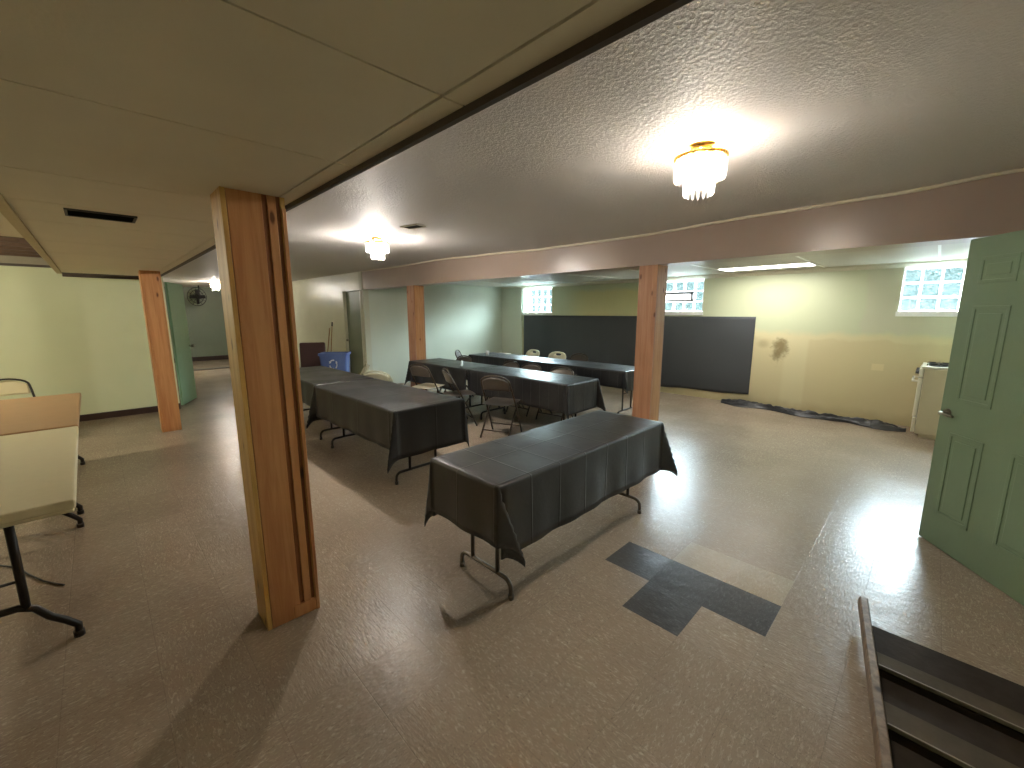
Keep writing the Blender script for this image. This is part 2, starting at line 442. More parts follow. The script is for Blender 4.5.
# ------------------------------------------------------------------ ceilings
PROF = [(-17, 2.43), (-8.03, 2.412), (-6.88, 2.400), (-5.65, 2.412), (-4.6, 2.385), (-3.55, 2.352), (-2.26, 2.346), (-1.1, 2.378), (-.31, 2.388), (.25, 2.42), (2, 2.43)]
def prof(x):
    for (a, za), (b, zb) in zip(PROF, PROF[1:]):
        if a <= x <= b:
            t = (x-a)/(b-a); t = t*t*(3-2*t); return za+(zb-za)*t
    return 2.42
def zc(x, y):
    t = max(0, min(1, (y-1.2)/2.8)); t = t*t*(3-2*t)
    return 2.37+(prof(x)-2.37)*t
mb = MB()
mb.grid(lambda u, v: (XF+(1.2-XF)*u, .75+3.4*v, zc(XF+(1.2-XF)*u, .75+3.4*v)), 90, 24)
mb.b(XF, 1.2, .75, 4.3, 2.55, 2.6)
struct('ceiling', mb, M['popcorn'])
# lower panelled ceiling at left
zl = 2.1
seams = [1.2, .3, -.31, -.915, -1.555, -2.44, -3.08, -3.70, -4.66, -5.5, -6.3, -7.2, -8.2]
mb = MB(); g = .0035
for a, b in zip(seams, seams[1:]):
    mb.b(b+g, a-g, -.25, .664, zl, zl+.012)
    mb.b(b+g, a-g, .670, .735, zl-.002, zl+.012)
    if b > -4.7: mb.b(b+g, a-g, YN, -.25, zl+.004, zl+.016)
struct('ceiling.001', mb, M['panel'])
struct('trim_3', MB().b(-8.2, 1.2, .735, .752, zl-.022, 2.42), M['darktrim'])
struct('trim_4', MB().b(-8.2, 1.2, -.275, -.225, zl-.018, zl, .004), M['batten'])
# cavity above it, seen through the missing panels
mb = MB(); mb.b(-8.82, 1.2, YN, .75, 2.40, 2.44)
x = -4.9
while x > -8.6:
    mb.b(x-.045, x, YN, .74, 2.31, 2.40); x -= .41
struct('ceiling.002', mb, M['cavity'])
struct('trim_5', MB().b(-8.7, -8.66, YN, .75, 2.215, 2.40), M['header'])
struct('trim_6', MB().b(-8.7, -8.645, YN, .75, 2.185, 2.215), M['darktrim'])
struct('trim_11', MB().b(-8.7, -8.66, -.24, .75, 2.075, 2.15, .004), M['darktrim'])
# ceiling behind the beam
zb = 2.25
mb = MB()
xs = [-8.4, -7.2, -5.98, -4.76, -3.54, -2.56]
for a, b in zip(xs, xs[1:]):
    mb.b(a+.004, b-.004, 4.2, 5.6, zb, zb+.02); mb.b(a+.004, b-.004, 5.608, 7.0, zb, zb+.02); mb.b(a+.004, b-.004, 7.0, YB, zb, zb+.02)
for a, b in ((-1.29, -.08), (-.072, 1.1)):
    mb.b(a+.004, b-.004, 4.2, 5.6, zb, zb+.02); mb.b(a+.004, b-.004, 5.608, 7.0, zb, zb+.02); mb.b(a+.004, b-.004, 7.0, YB, zb, zb+.02)
mb.b(-2.556, -1.294, 4.2, 5.6, zb, zb+.02); mb.b(-2.556, -1.294, 5.608, 7.0, zb, zb+.02)
mb.b(-2.556, -1.294, 7.51, YB, zb, zb+.02)
mb.b(-8.5, 1.1, 4.2, YB+.1, zb+.12, zb+.16)
struct('ceiling.003', mb, M['backceil'])
# white seam strips of that ceiling
mb = MB()
for x in (-7.2, -5.98, -4.76, -3.54, -2.556, -1.294, -.076): mb.b(x-.012, x+.012, 4.26, YB, zb-.006, zb)
struct('trim_7', mb, M['white_trim'])
# crown moulding on the window wall
struct('trim_8', MB().prism([(YB, 2.25), (YB-.075, 2.25), (YB-.065, 2.225), (YB-.03, 2.20), (YB-.012, 2.185), (YB, 2.185)], 0, -8.4, XE), M['trim'])

# dropped beam, painted mauve, with its bead against the ceiling
mb = MB(); zbm = 2.045
mb.b(-8.40, XE, 4.0, 4.26, zbm, 2.54)
struct('ceiling_beam', mb, M['beam'])
struct('trim_9', MB().b(-8.54, -8.40, 3.985, 4.13, 2.03, 2.5, .004), M['plain'])
mb = MB()
mb.tube([(x, 3.993, prof(x)-.008) for x in [-8.5+.12*i for i in range(76)]], .014, 8)
struct('trim_10', mb, M['trim'])

# ------------------------------------------------------------------ windows of glass block
for k, (a, b, z0, z1) in enumerate(WIN):
    w = b-a; h = z1-z0
    root = bpy.data.objects.new('window_%d' % (k+1), None); COL.objects.link(root); root.location = (a, YB, z0); root['kind'] = 'structure'
    cols, rows = 5, 3
    cw = w/cols; top = .07; bot = .035; rh = (h-top-bot)/rows
    vent = (1, 3.7, 1) if k == 1 else None
    gb = MB(); jt = MB()
    for r in range(rows):
        for c in range(cols):
            if vent and r == 1 and 1 <= c <= 3: continue
            gb.b(c*cw+.012, (c+1)*cw-.012, .05, .13, bot+r*rh+.012, bot+(r+1)*rh-.012, .012)
    for c in range(cols+1): jt.b(max(0, c*cw-.012), min(w, c*cw+.012), .055, .125, bot, h-top)
    for r in range(rows+1): jt.b(0, w, .0551, .1249, bot+r*rh-.012, bot+r*rh+.012)
    jt.b(0, w, .055, .125, h-top+.012, h)
    build('glass_block', gb, M['glass'], root); build('block_joint', jt, M['joint'], root)
    build('window_sill', MB().b(-.015, w+.015, -.02, .055, -.03, bot+.005, .004), M['white_trim'], root)
    fr = MB(); fr.b(-.002, .012, 0, .2, bot, h); fr.b(w-.012, w+.002, 0, .2, bot, h); fr.b(0, w, 0, .2, h-.01, h+.002)
    build('window_frame', fr, M['white_trim'], root)
    if vent:
        x0, x1 = cw*1.02, cw*4-.01; zz0, zz1 = bot+rh+.0, bot+2*rh-.01
        fr = MB(); t_ = .036
        fr.b(x0, x1, .02, .11, zz0, zz0+t_); fr.b(x0, x1, .02, .11, zz1-t_, zz1); fr.b(x0, x0+t_, .02, .11, zz0, zz1); fr.b(x1-t_, x1, .02, .11, zz0, zz1)
        vf = build('vent_frame', fr, M['vent'], root, label='grey metal vent frame set into the glass block')
        build('vent_pane', MB().b(x0+t_, x1-t_, .06, .07, zz0+t_, zz1-t_), M['joint'], vf)
    li = bpy.data.lights.new('window_portal', 'AREA'); li.shape = 'RECTANGLE'; li.size = w; li.size_y = h; li.cycles.is_portal = True
    lo = bpy.data.objects.new('window_portal', li); COL.objects.link(lo); lo.location = ((a+b)/2, YB+.21, (z0+z1)/2); lo.rotation_euler = (-PI/2, 0, 0)

# ------------------------------------------------------------------ doors of the setting
# door_1: open sage six-panel door hung on the right wall
def panel_door(W, Hh, T, cols, rows, mat):
    """leaf along +x from the hinge; raised panels on both faces"""
    mb = MB(); mb.b(0, W, -T/2, T/2, 0.008, Hh, .002)
    for (x0, x1) in cols:
        for (z0, z1) in rows:
            for sgn in (-1, 1):
                y = sgn*T/2
                # moulded frame
                t_ = .022
                for (a, b, c, d) in ((x0, x1, z0, z0+t_), (x0, x1, z1-t_, z1), (x0, x0+t_, z0, z1), (x1-t_, x1, z0, z1)):
                    mb.b(a, b, y-.005, y+.005, c, d, .003)
                mb.b(x0+.045, x1-.045, y-.005, y+.005, z0+.045, z1-.045, .004)
    return mb
Wd = .875
hx, hy = .102+.57/math.hypot(.57, .82)*Wd, 4.028-.82/math.hypot(.57, .82)*Wd
door = bpy.data.objects.new('door_1', None); COL.objects.link(door); door['kind'] = 'structure'
door.location = (hx, hy, 0); door.rotation_euler = (0, 0, math.atan2(.82, -.57))
cw = [(Wd-.352, Wd-.107), (.107, .352)]
build('door_leaf', panel_door(Wd, 2.035, .036, cw, [(.23, .80), (1.01, 1.62), (1.755, 1.915)], None), M['door_green'], door)
hd = MB()
for sgn in (-1, 1):
    hd.lathe([(0, 0), (.03, 0), (.03, .006), (.014, .010), (.011, .05), (0, .05)], 16)
ho = build('door_handle', MB().box((0, 0, 0), (.001, .001, .001)), M['nickel'], door)
mb = MB()
for sgn in (-1, 1):
    y = sgn*.018
    mb.tube([(Wd-.06, y, .92), (Wd-.06, y+sgn*.008, .92)], .03, 16)
    mb.tube([(Wd-.06, y, .92), (Wd-.06, y+sgn*.05, .92)], .010, 10)
    mb.tube([(Wd-.06, y+sgn*.045, .92), (Wd-.10, y+sgn*.05, .922), (Wd-.165, y+sgn*.048, .915)], [.011, .010, .008], 10)
mb.b(Wd-.003, Wd+.008, -.008, .008, .905, .935)
ho.data = mb.mesh('door_handle', M['nickel'])
hg = MB()
for z in (.2, 1.0, 1.8): hg.tube([(-.004, 0, z-.05), (-.004, 0, z+.05)], .008, 8)
build('hinge', hg, M['nickel'], door)
# door_2: dull green flush door in the cream wall
door = bpy.data.objects.new('door_2', None); COL.objects.link(door); door['kind'] = 'structure'; door.location = (D2[0], 4.05, 0)
w = D2[1]-D2[0]
build('door_leaf', MB().b(.01, w-.01, 0, .035, .008, D2[2]-.01, .003), M['door_dull'], door)
mb = MB(); mb.tube([(.075, 0, .97), (.075, -.05, .97)], .01, 8); mb.sphere((.075, -.06, .97), .028)
build('door_knob', mb, M['nickel'], door)
mb = MB(); cs = .06
for (a, b, c, d) in ((-cs, 0.005, 0, D2[2]+cs), (w-.005, w+cs, 0, D2[2]+cs), (-cs, w+cs, D2[2]-.005, D2[2]+cs)):
    mb.b(a, b, -.064, -.04, c, d, .004)
build('door_casing', mb, M['cream'], door)
# door_3: open mint door at the mouth of the corridor
door = bpy.data.objects.new('door_3', None); COL.objects.link(door); door['kind'] = 'structure'
door.location = (-8.97, .905, 0); door.rotation_euler = (0, 0, math.atan2(.27, -.62))
build('door_leaf', MB().b(0, .70, -.018, .018, .008, 2.07, .003), M['door_mint'], door)
mb = MB(); mb.tube([(.63, -.02, .98), (.63, -.065, .98)], .01, 8); mb.sphere((.63, -.08, .98), .03); mb.tube([(.63, .02, .98), (.63, .065, .98)], .01, 8); mb.sphere((.63, .08, .98), .03)
build('door_knob', mb, M['nickel'], door)

# ------------------------------------------------------------------ wooden posts
def post(label, loc, wx, wy, h, face, side, big=False):
    """boxed pine post; origin at the base centre"""
    r = thing('wooden_post', label, 'post', loc, 0, 'boxed pine posts')
    X, Y = wx/2, wy/2
    build('core', MB().b(-X+.02, X-.012, -Y+.02, Y-.02, .002, h), M['pine_dark'], r)
    # narrow faces: full boards; wide faces: boards inset between them
    build('board', MB().b(-X, X, -Y, -Y+.02, .002, h, .002), side, r, label='paler narrow side board')
    build('board', MB().b(-X, X-.004, Y-.02, Y, .002, h, .002), side, r)
    if big:
        build('board', MB().b(X-.012, X-.0005, -Y+.022, .030, .002, h-.002, .002), face, r)
        build('board', MB().b(X-.012, X-.003, .052, Y-.038, .002, h-.002, .002), face, r)
        build('board', MB().b(X-.011, X+.006, Y-.018, Y-.001, .002, h-.05, .002), face, r)
        build('foot_block', MB().b(X-.012, X+.002, .0, Y-.002, .002, .07, .002), face, r)
    else:
        build('board', MB().b(X-.012, X-.002, -Y+.021, Y-.021, .002, h, .002), face, r)
    build('board', MB().b(-X, -X+.012, -Y+.021, Y-.021, .002, h, .002), face, r)
    return r
post('large knotty pine post nearest the camera, beside the table end', (-2.272, .562, 0), .19, .252, zl, M['pine'], M['pine_pale'], True)
post('orange pine post standing near the pale green wall', (-7.19, .575, 0), .19, .205, zl, M['pine'], M['pine'])
post('pine post under the mauve beam between the left window and vented window', (-2.10, 4.115, 0), .20, .22, zbm, M['pine'], M['pine_red'])
post('pine post under the far end of the mauve beam', (-6.60, 4.12, 0), .22, .22, zbm, M['pine'], M['pine_red'])

# ------------------------------------------------------------------ folding tables
_cache = {}
def cached(key, fn):
    if key not in _cache: _cache[key] = fn()
    return _cache[key]
def wishbone_mesh(W, h, mat):
    hw = W*.40
    mb = MB()
    half = [(0, -hw, .0), (0, -hw-.002, .06), (0, -hw+.035, .105), (0, -hw+.08, .15), (0, -.18, .215), (0, -.13, .24), (0, 0, .245)]
    mb.tube(half+[(0, -y, z) for _, y, z in half[-2::-1]], .0165, 10)
    for s in (-1, 1):
        mb.tube([(0, s*.155, .225), (0, s*.155, h-.03)], .0165, 10)
        mb.tube([(0, s*hw, 0.0), (0, s*hw, .03)], .021, 10)
    return mb.mesh('leg', mat)
def leg_mesh(W, h, mat):
    if W > .745 and h > .736: return wishbone_mesh(W, h, mat)
    hw = W*.40; uw = W*.20
    mb = MB()
    pts = [(0, -hw, .012), (0, -hw, .05)] + [(0, -hw+.05-.05*math.cos(a), .06+.05*math.sin(a)) for a in (.4, .8, 1.2, 1.5)]
    L = pts + [(0, -uw, .112), (0, 0, .112), (0, uw, .112)] + [(0, -y, z) for _, y, z in reversed(pts)]
    mb.tube(L, .0125, 10)
    for s in (-1, 1):
        mb.tube([(0, s*uw, .11), (0, s*uw, h-.035)], .0125, 10)
        mb.tube([(0, s*hw, 0.0), (0, s*hw, .03)], .016, 10)
    mb.tube([(0, -uw, h-.06), (0, uw, h-.06)], .010, 8)
    return mb.mesh('leg', mat)
def table(label, loc, rz, L, W, h, top, legm, inset, group):
    r = thing('folding_table', label, 'table', loc, rz, group)
    def topm():
        mb = MB(); mb.b(-L/2, L/2, -W/2, W/2, h-.045, h, .012, 3); mb.b(-L/2+.008, L/2-.008, -W/2+.008, W/2-.008, h-.062, h-.03, .006); return mb.mesh('tabletop', top)
    link('tabletop', cached(('t', L, W, h, top.name), topm), r)
    def apr():
        mb = MB(); mb.b(-L/2+.05, L/2-.05, -.01, .01, h-.075, h-.04); return mb.mesh('apron', legm)
    for sg in (-1, 1): link('apron', cached(('a', L, W, h, legm.name), apr), r, (0, sg*(W/2-.05), 0))
    lm = cached(('l', W, h, legm.name), lambda: leg_mesh(W, h, legm))
    for s in (-1, 1): link('leg', lm, r, (s*(L/2-inset), 0, 0))
    for sg in (-1, 1):
        def br():
            mb = MB(); mb.tube([(0, 0, h*.5), (-sg*.42, 0, h-.05)], .007, 8); mb.tube([(0, -W*.2, h*.5), (0, W*.2, h*.5)], .007, 8)
            return mb.mesh('brace', legm)
        link('brace', cached(('b', W, h, sg, legm.name), br), r, (sg*(L/2-inset), 0, 0))
    return r

def tablecloth(label, loc, rz, L, W, h, drops, mat, corners=None, seed=0, wave=.012, lift=0):
    """drops=(x-,x+,y-,y+). corners: {(sx,sy): (dirx, diry, k)}"""
    rnd = random.Random(seed); R = .014
    dxm, dxp, dym, dyp = drops
    ph = [rnd.uniform(0, 6.28) for _ in range(8)]
    def ax(lo, hi, dm, dp, n):
        out = [lo-dm*(1-i/9) for i in range(9)] + [lo-.028, lo-.016, lo-.007, lo]
        out += [lo+(hi-lo)*i/n for i in range(1, n)] + [hi, hi+.007, hi+.016, hi+.028] + [hi+dp*(i/9) for i in range(1, 10)]
        return sorted(set(round(v, 5) for v in out))
    us = ax(-L/2, L/2, dxm, dxp, 34); vs = ax(-W/2, W/2, dym, dyp, 16)
    def fold(e):
        if e < R*PI/2: return R*math.sin(e/R), R*(1-math.cos(e/R))
        return R, e-R*(PI/2-1)
    cdef = corners or {}
    def P(u, v):
        a = abs(u)-L/2; b = abs(v)-W/2; sx = 1 if u > 0 else -1; sy = 1 if v > 0 else -1
        cu = max(-L/2, min(L/2, u)); cv = max(-W/2, min(W/2, v))
        if a <= 0 and b <= 0:
            z = .0012*noise.noise((u*5+seed, v*5, seed*3.1))
            return (u, v, h+.004+lift+z)
        if a > 0 and b > 0:
            ddx, ddy, k = cdef.get((sx, sy), (sx*.7, sy*.7, .42))
            r = math.hypot(a, b); phi = math.atan2(b, a); r *= 1-.06*math.sin(2*phi)**2
            th = (phi if phi < PI/4 else PI/2-phi)*k
            o, dz = fold(r*math.cos(th)); s = r*math.sin(th)
            q = math.hypot(ddx, ddy); ddx /= q; ddy /= q
            sep = .020*math.cos(2*phi)*min(1, r/.1)
            base = (sx*math.cos(phi)*o, sy*math.sin(phi)*o)
            px, py = -ddy, ddx
            if px*sx < 0: px, py = -px, -py
            return (cu+base[0]+ddx*s+px*sep*.5, cv+base[1]+ddy*s+py*sep*.5, h+.004+lift-dz)
        if a > 0: e, d, along, n = a, (dxp if sx > 0 else dxm), v, (sx, 0)
        else: e, d, along, n = b, (dyp if sy > 0 else dym), u, (0, sy)
        o, dz = fold(e); t = min(1, e/max(d, .01))
        span = W if a > 0 else L; edge = (span/2-abs(along))
        k = min(1, edge/.08)
        wv = wave*t*k*(math.sin(along*11+ph[0 if a > 0 else 1])+.7*math.sin(along*23+ph[2])+.5*math.sin(along*5+ph[3]))
        wv = max(wv+wave*t*.9, -.004)
        return (cu+n[0]*(o+wv), cv+n[1]*(o+wv), h+.004+lift-dz)
    mb = MB()
    V = [[mb.bm.verts.new(P(u, v)) for v in vs] for u in us]
    for i in range(len(us)-1):
        for j in range(len(vs)-1):
            f = mb.bm.faces.new((V[i][j], V[i+1][j], V[i+1][j+1], V[i][j+1])); f.smooth = True
    me = mb.mesh('tablecloth', mat)
    o = link('tablecloth', me, None, loc, rz)
    sm = o.modifiers.new('thickness', 'SOLIDIFY'); sm.thickness = .0012; sm.offset = 1
    return tag(o, label, 'tablecloth', 'black plastic tablecloths')

GT = 'folding tables under black cloths'
# front table, long axis along Y
A = (-1.712, 2.19, 0)
table('folding table under the black cloth in the centre foreground', A, PI/2, 1.72, .55, .73, M['black_top'], M['steel_grey'], .14, GT)
tablecloth('black plastic tablecloth with square packing creases on the nearest covered table', A, PI/2, 1.735, .565, .731, (.335, .33, .40, .385), M['cloth'],
           {(-1, -1): (.9, -.45, .42), (-1, 1): (-.2, 1, .22), (1, -1): (.8, -.6, .46), (1, 1): (.7, .7, .3)}, 3, .007)
# second row
table('folding table at the right end of the left covered row, under a black cloth', (-4.11, 2.115, 0), 0, 1.81, .73, .735, M['black_top'], M['steel_dark'], .16, GT)
table('folding table at the far end of the left covered row, behind the big pine post', (-5.97, 2.135, 0), 0, 1.72, .70, .735, M['black_top'], M['steel_dark'], .18, GT)
tablecloth('smooth black tablecloth on the right end of the left covered row', (-4.11, 2.115, 0), 0, 1.83, .745, .736, (.43, .44, .37, .36), M['cloth2'],
           {(1, -1): (.3, -1, .3), (-1, -1): (-.3, -1, .3), (1, 1): (.2, 1, .12)}, 5, .006)
tablecloth('smooth black tablecloth running behind the big pine post', (-5.97, 2.135, 0), 0, 1.74, .715, .736, (.40, .02, .30, .34), M['cloth2'],
           {}, 8, .006)
# third row
table('folding table at the right end of the middle covered row', (-3.90, 4.185, 0), 0, 1.80, .61, .735, M['black_top'], M['steel_dark'], .17, GT)
table('folding table at the far end of the middle covered row, beside the far beam post', (-5.66, 4.185, 0), 0, 1.58, .61, .735, M['black_top'], M['steel_dark'], .17, GT)
tablecloth('creased black tablecloth catching window light on the middle row right end', (-3.90, 4.185, 0), 0, 1.83, .63, .736, (.02, .38, .36, .34), M['cloth3'],
           {(1, -1): (.7, -.5, .32), (1, 1): (.9, .3, .35)}, 11, .006, .002)
tablecloth('dull black tablecloth on the middle row end beside the far beam post', (-5.66, 4.185, 0), 0, 1.60, .63, .736, (.36, .02, .37, .34), M['cloth2'],
           {(-1, -1): (-.7, -.5, .32)}, 13, .006)
# fourth row
table('folding table at the right end of the farthest covered row, behind the beam post', (-3.98, 5.66, 0), 0, 1.80, .62, .735, M['black_top'], M['steel_dark'], .13, GT)
table('folding table at the left end of the farthest covered row', (-5.77, 5.66, 0), 0, 1.66, .62, .735, M['black_top'], M['steel_dark'], .13, GT)
tablecloth('black tablecloth on the farthest row right end, its corner hanging by the beam post', (-3.98, 5.66, 0), 0, 1.82, .64, .736, (.02, .30, .26, .28), M['cloth3'],
           {(1, -1): (.6, -.5, .5), (1, 1): (.8, .5, .5)}, 17, .006, .002)
tablecloth('black tablecloth on the farthest row left end under the first window', (-5.77, 5.66, 0), 0, 1.68, .64, .736, (.30, .02, .26, .28), M['cloth3'], {}, 19, .006)
# left tables
GL = 'bare folding tables at left'
table('white plastic folding table with dark legs at the left edge', (-3.565, -.545, 0), .012, 1.79, .75, .74, M['white_top'], M['steel_dark'], .14, GL)
table('brown laminate folding table set end to end behind the white one', (-5.385, -.565, 0), .005, 1.82, .76, .745, M['brown_top'], M['steel_dark'], .14, GL)

# ------------------------------------------------------------------ chairs
def chair_parts(kind):
    """folding chair: sitter faces +y, origin on the floor below the seat centre"""
    d = {}
    r = .011
    fm, pm = {'tan': (M['chair_tube'], M['chair_brown']), 'brown': (M['chair_tube'], M['chair_brown']), 'cream': (M['chair_cream'], M['chair_cream']), 'sage': (M['chair_sage'], M['chair_sage']), 'beige': (M['iron'], M['pad_beige'])}[kind]
    def side(s):      # from the front foot up to the back top
        return [(s*.215, .20, 0), (s*.213, .10, .22), (s*.208, -.02, .46), (s*.20, -.13, .66), (s*.195, -.16, .72)]
    top = [(.195*math.cos(a), -.16-.025*math.sin(a), .72+.085*math.sin(a)) for a in [PI*i/12 for i in range(1, 12)]]
    mb = MB(); mb.tube(side(1)+top+side(-1)[::-1], r, 10)
    d['frame'] = (mb.mesh('frame', fm), 1)
    mb = MB(); mb.tube([(0, .13, .43), (0, -.02, .26), (0, -.21, 0)], r, 10); d['leg'] = (mb.mesh('leg', fm), 2)
    mb = MB(); mb.tube([(-.20, 0, 0), (.20, 0, 0)], .008, 8); d['crossbar'] = (mb.mesh('crossbar', fm), 3)
    mb = MB()
    def seat(u, v):
        x = (u-.5)*2; y = (v-.5)*2
        k = .20*(1-.10*max(0, -y))
        cx = x*math.sqrt(1-y*y*.18); cy = y*math.sqrt(1-x*x*.18)
        return (cx*k*1.08, .01+cy*.21, .445-.012*(1-x*x)*(1-y*y)+.006*y)
    mb.grid(seat, 14, 14); d['seat'] = (mb.mesh('seat', M['chair_cream'] if kind == 'tan' else pm), 1)  # the tan kind's cream seat paints in the sheen of a brown seat
    mb = MB()
    if kind in ('cream',):
        # back with a hand hole
        n = 28
        outer, inner = [], []
        for i in range(n):
            a = 2*PI*i/n
            c, s_ = math.cos(a), math.sin(a)
            f = lambda q, e: math.copysign(abs(q)**e, q)
            outer.append((.185*f(c, .7), .10*f(s_, .75)+.705)); inner.append((.065*f(c, .8), .022*f(s_, .8)+.755))
        def pt(x, z, o): return (x, -.13-(z-.62)*.36-.02*(1-(x/.2)**2)+o, z)
        rings = [[mb.bm.verts.new(pt(x, z, o)) for x, z in L] for L, o in ((outer, 0), (inner, 0), (inner, -.014), (outer, -.014))]
        for q in range(4):
            Ar, Br = rings[q], rings[(q+1) % 4]
            for i in range(n):
                f = mb.bm.faces.new((Ar[i], Ar[(i+1) % n], Br[(i+1) % n], Br[i])); f.smooth = q in (0, 2)
    else:
        th = .03 if kind in ('beige', 'sage') else .006
        def back(u, v, o):
            x = (u-.5)*2; z = v
            ztop = .785-.06*abs(x)**2.6; zz = .615+(ztop-.615)*z
            return (x*.185, -.125-(zz-.62)*.33-.022*(1-x*x)+o, zz)
        mb.grid(lambda u, v: back(u, v, 0), 14, 6); mb.grid(lambda u, v: back(u, v, -th), 14, 6)
        es = [e for e in mb.bm.edges if e.is_boundary]
        bmesh.ops.bridge_loops(mb.bm, edges=es)
    d['backrest'] = (mb.mesh('backrest', pm), 1)
    return d
def chair(kind, label, loc, rz, group):
    d = cached(('chair', kind), lambda: chair_parts(kind))
    r = thing('folding_chair', label, 'chair', loc, rz, group)
    for nm, (me, cnt) in d.items():
        if cnt == 2:
            for s in (-1, 1): link(nm, me, r, (s*.188, 0, 0))
        elif cnt == 3:
            link(nm, me, r, (0, .15, .11)); link(nm, me, r, (0, -.14, .09))
        else: link(nm, me, r)
    return r
GB = 'brown metal folding chairs at the middle row'
chair('brown', 'brown metal folding chair nearest the front table, before the middle row', (-3.84, 3.60, 0), .38, GB)
chair('brown', 'brown metal folding chair turned sideways, middle one along the middle row', (-4.68, 3.56, 0), -.36, GB)
chair('tan', 'brown metal folding chair with its seat sheen painted in cream, nearest the far beam post', (-5.50, 3.58, 0), .25, GB)
GF = 'brown metal folding chairs on the window side of the middle row'
for x_, a_, l_ in ((-6.22, .1, 'far end, left of the paper strip'), (-4.98, -.06, 'just right of the paper strip'), (-4.50, .05, 'second right of the paper strip'), (-3.86, .12, 'right end, legs seen below')):
    o = chair('brown', 'brown metal folding chair behind the middle row, '+l_, (x_, 4.74, 0), PI+a_, GF); o.scale = (1, 1, .955)
GC = 'cream plastic folding chairs by the wall sheet'
chair('cream', 'cream plastic folding chair with hand hole before the dark sheet, left one', (-5.93, 6.32, 0), PI-.1, GC)
chair('cream', 'cream plastic folding chair before the dark sheet, right one lower behind the table', (-5.22, 6.30, -0.0), PI+.12, GC)
chair('brown', 'brown metal folding chair behind the farthest covered row, right of the cream chairs', (-4.72, 6.32, 0), PI, 'brown metal folding chairs behind the farthest row')
chair('brown', 'brown metal folding chair at the left end of the farthest row, by the pale wall', (-6.84, 5.42, 0), -.9, 'brown metal folding chairs behind the farthest row')
GS = 'pale padded folding chairs behind the left covered row'
o = chair('sage', 'pale sage padded folding chair facing away, behind the middle of the left covered row', (-5.62, 2.92, 0), .5, GS); o.scale = (1.1, 1, .94)
o = chair('sage', 'pale sage padded folding chair in front of the dull green door', (-6.45, 2.86, 0), PI-.35, GS); o.scale = (1, 1, .945)
chair('beige', 'beige padded folding chair with dark frame by the pale green wall at left', (-7.45, -.80, 0), -PI/2+.25, 'padded chairs by the green wall')

# office chair
r = thing('office_chair', 'maroon upholstered office chair in the corner beyond the covered tables', 'chair', (-8.55, 2.95, 0), 1.12)
def cushion(w, d, t, c, rot, bev): return MB().box(c, (w, d, t), rot, bev, 4)
build('backrest', cushion(.47, .09, .50, (0, .20, .74), Matrix.Rotation(-.14, 3, 'X'), .042), M['maroon'], r)
build('seat', cushion(.52, .50, .10, (0, -.04, .46), None, .04), M['maroon'], r)
for s in (-1, 1):
    mb = MB(); mb.tube([(s*.27, .12, .44), (s*.31, .10, .52), (s*.31, .06, .645), (s*.31, -.04, .66), (s*.31, -.18, .65)], .016, 10); build('armrest', mb, M['blackp'], r)
mb = MB(); mb.tube([(0, 0, .10), (0, 0, .42)], .028, 12)
for k in range(5):
    a = 2*PI*k/5; mb.tube([(0, 0, .11), (.27*math.cos(a), .27*math.sin(a), .07)], [.025, .016], 8)
build('base', mb, M['blackp'], r)
for k in range(5):
    a = 2*PI*k/5; mb = MB(); mb.tube([(.27*math.cos(a)-.012, .27*math.sin(a), .03), (.27*math.cos(a)+.012, .27*math.sin(a), .03)], .03, 12); build('caster', mb, M['blackp'], r)

# blue recycling bin
r = thing('recycling_bin', 'blue plastic recycling bin with white arrows, behind the left covered row', 'bin', (-7.95, 3.16, 0), .95); r.scale = (.86, .86, 1.13)
mb = MB(); N = 6
def rect(w, d, z, rr=.04):
    out = []
    for (sx, sy, a0) in ((1, 1, 0), (-1, 1, PI/2), (-1, -1, PI), (1, -1, 1.5*PI)):
        for i in range(5):
            a = a0+PI/2*i/4; out.append((sx*(w/2-rr)+rr*math.cos(a), sy*(d/2-rr)+rr*math.sin(a), z))
    return out
prev = None; secs = [rect(.44, .30, .0), rect(.56, .40, .70), rect(.60, .44, .70), rect(.60, .44, .735), rect(.57, .41, .735), rect(.545, .385, .69), rect(.42, .28, .03)]
for sct in secs:
    cur = [mb.bm.verts.new(p) for p in sct]
    if prev:
        for k in range(len(cur)):
            f = mb.bm.faces.new((prev[k], prev[(k+1) % len(cur)], cur[(k+1) % len(cur)], cur[k])); f.smooth = False
    else: mb.bm.faces.new(cur)
    prev = cur
mb.bm.faces.new(prev)
build('body', mb, M['blue'], r)
mb = MB()
for k in range(3):
    a0 = PI/2+k*2*PI/3
    p = [(.075*math.cos(a0+t), .075*math.sin(a0+t)) for t in (-.35, .1, .5, .9)]
    pts = [(x, -.198-.0*z, .55+z) for x, z in p]
    for q0, q1 in zip(pts, pts[1:]): mb.tube([q0, q1], .011, 6)
    e = pts[-1]; mb.tube([(e[0], e[1], e[2]), (e[0]+.035*math.cos(a0+.9+PI/2), e[1], e[2]+.035*math.sin(a0+.9+PI/2))], [.026, .002], 6)
o = build('arrow_mark', mb, M['white'], r); o.location = (0, .003, 0)
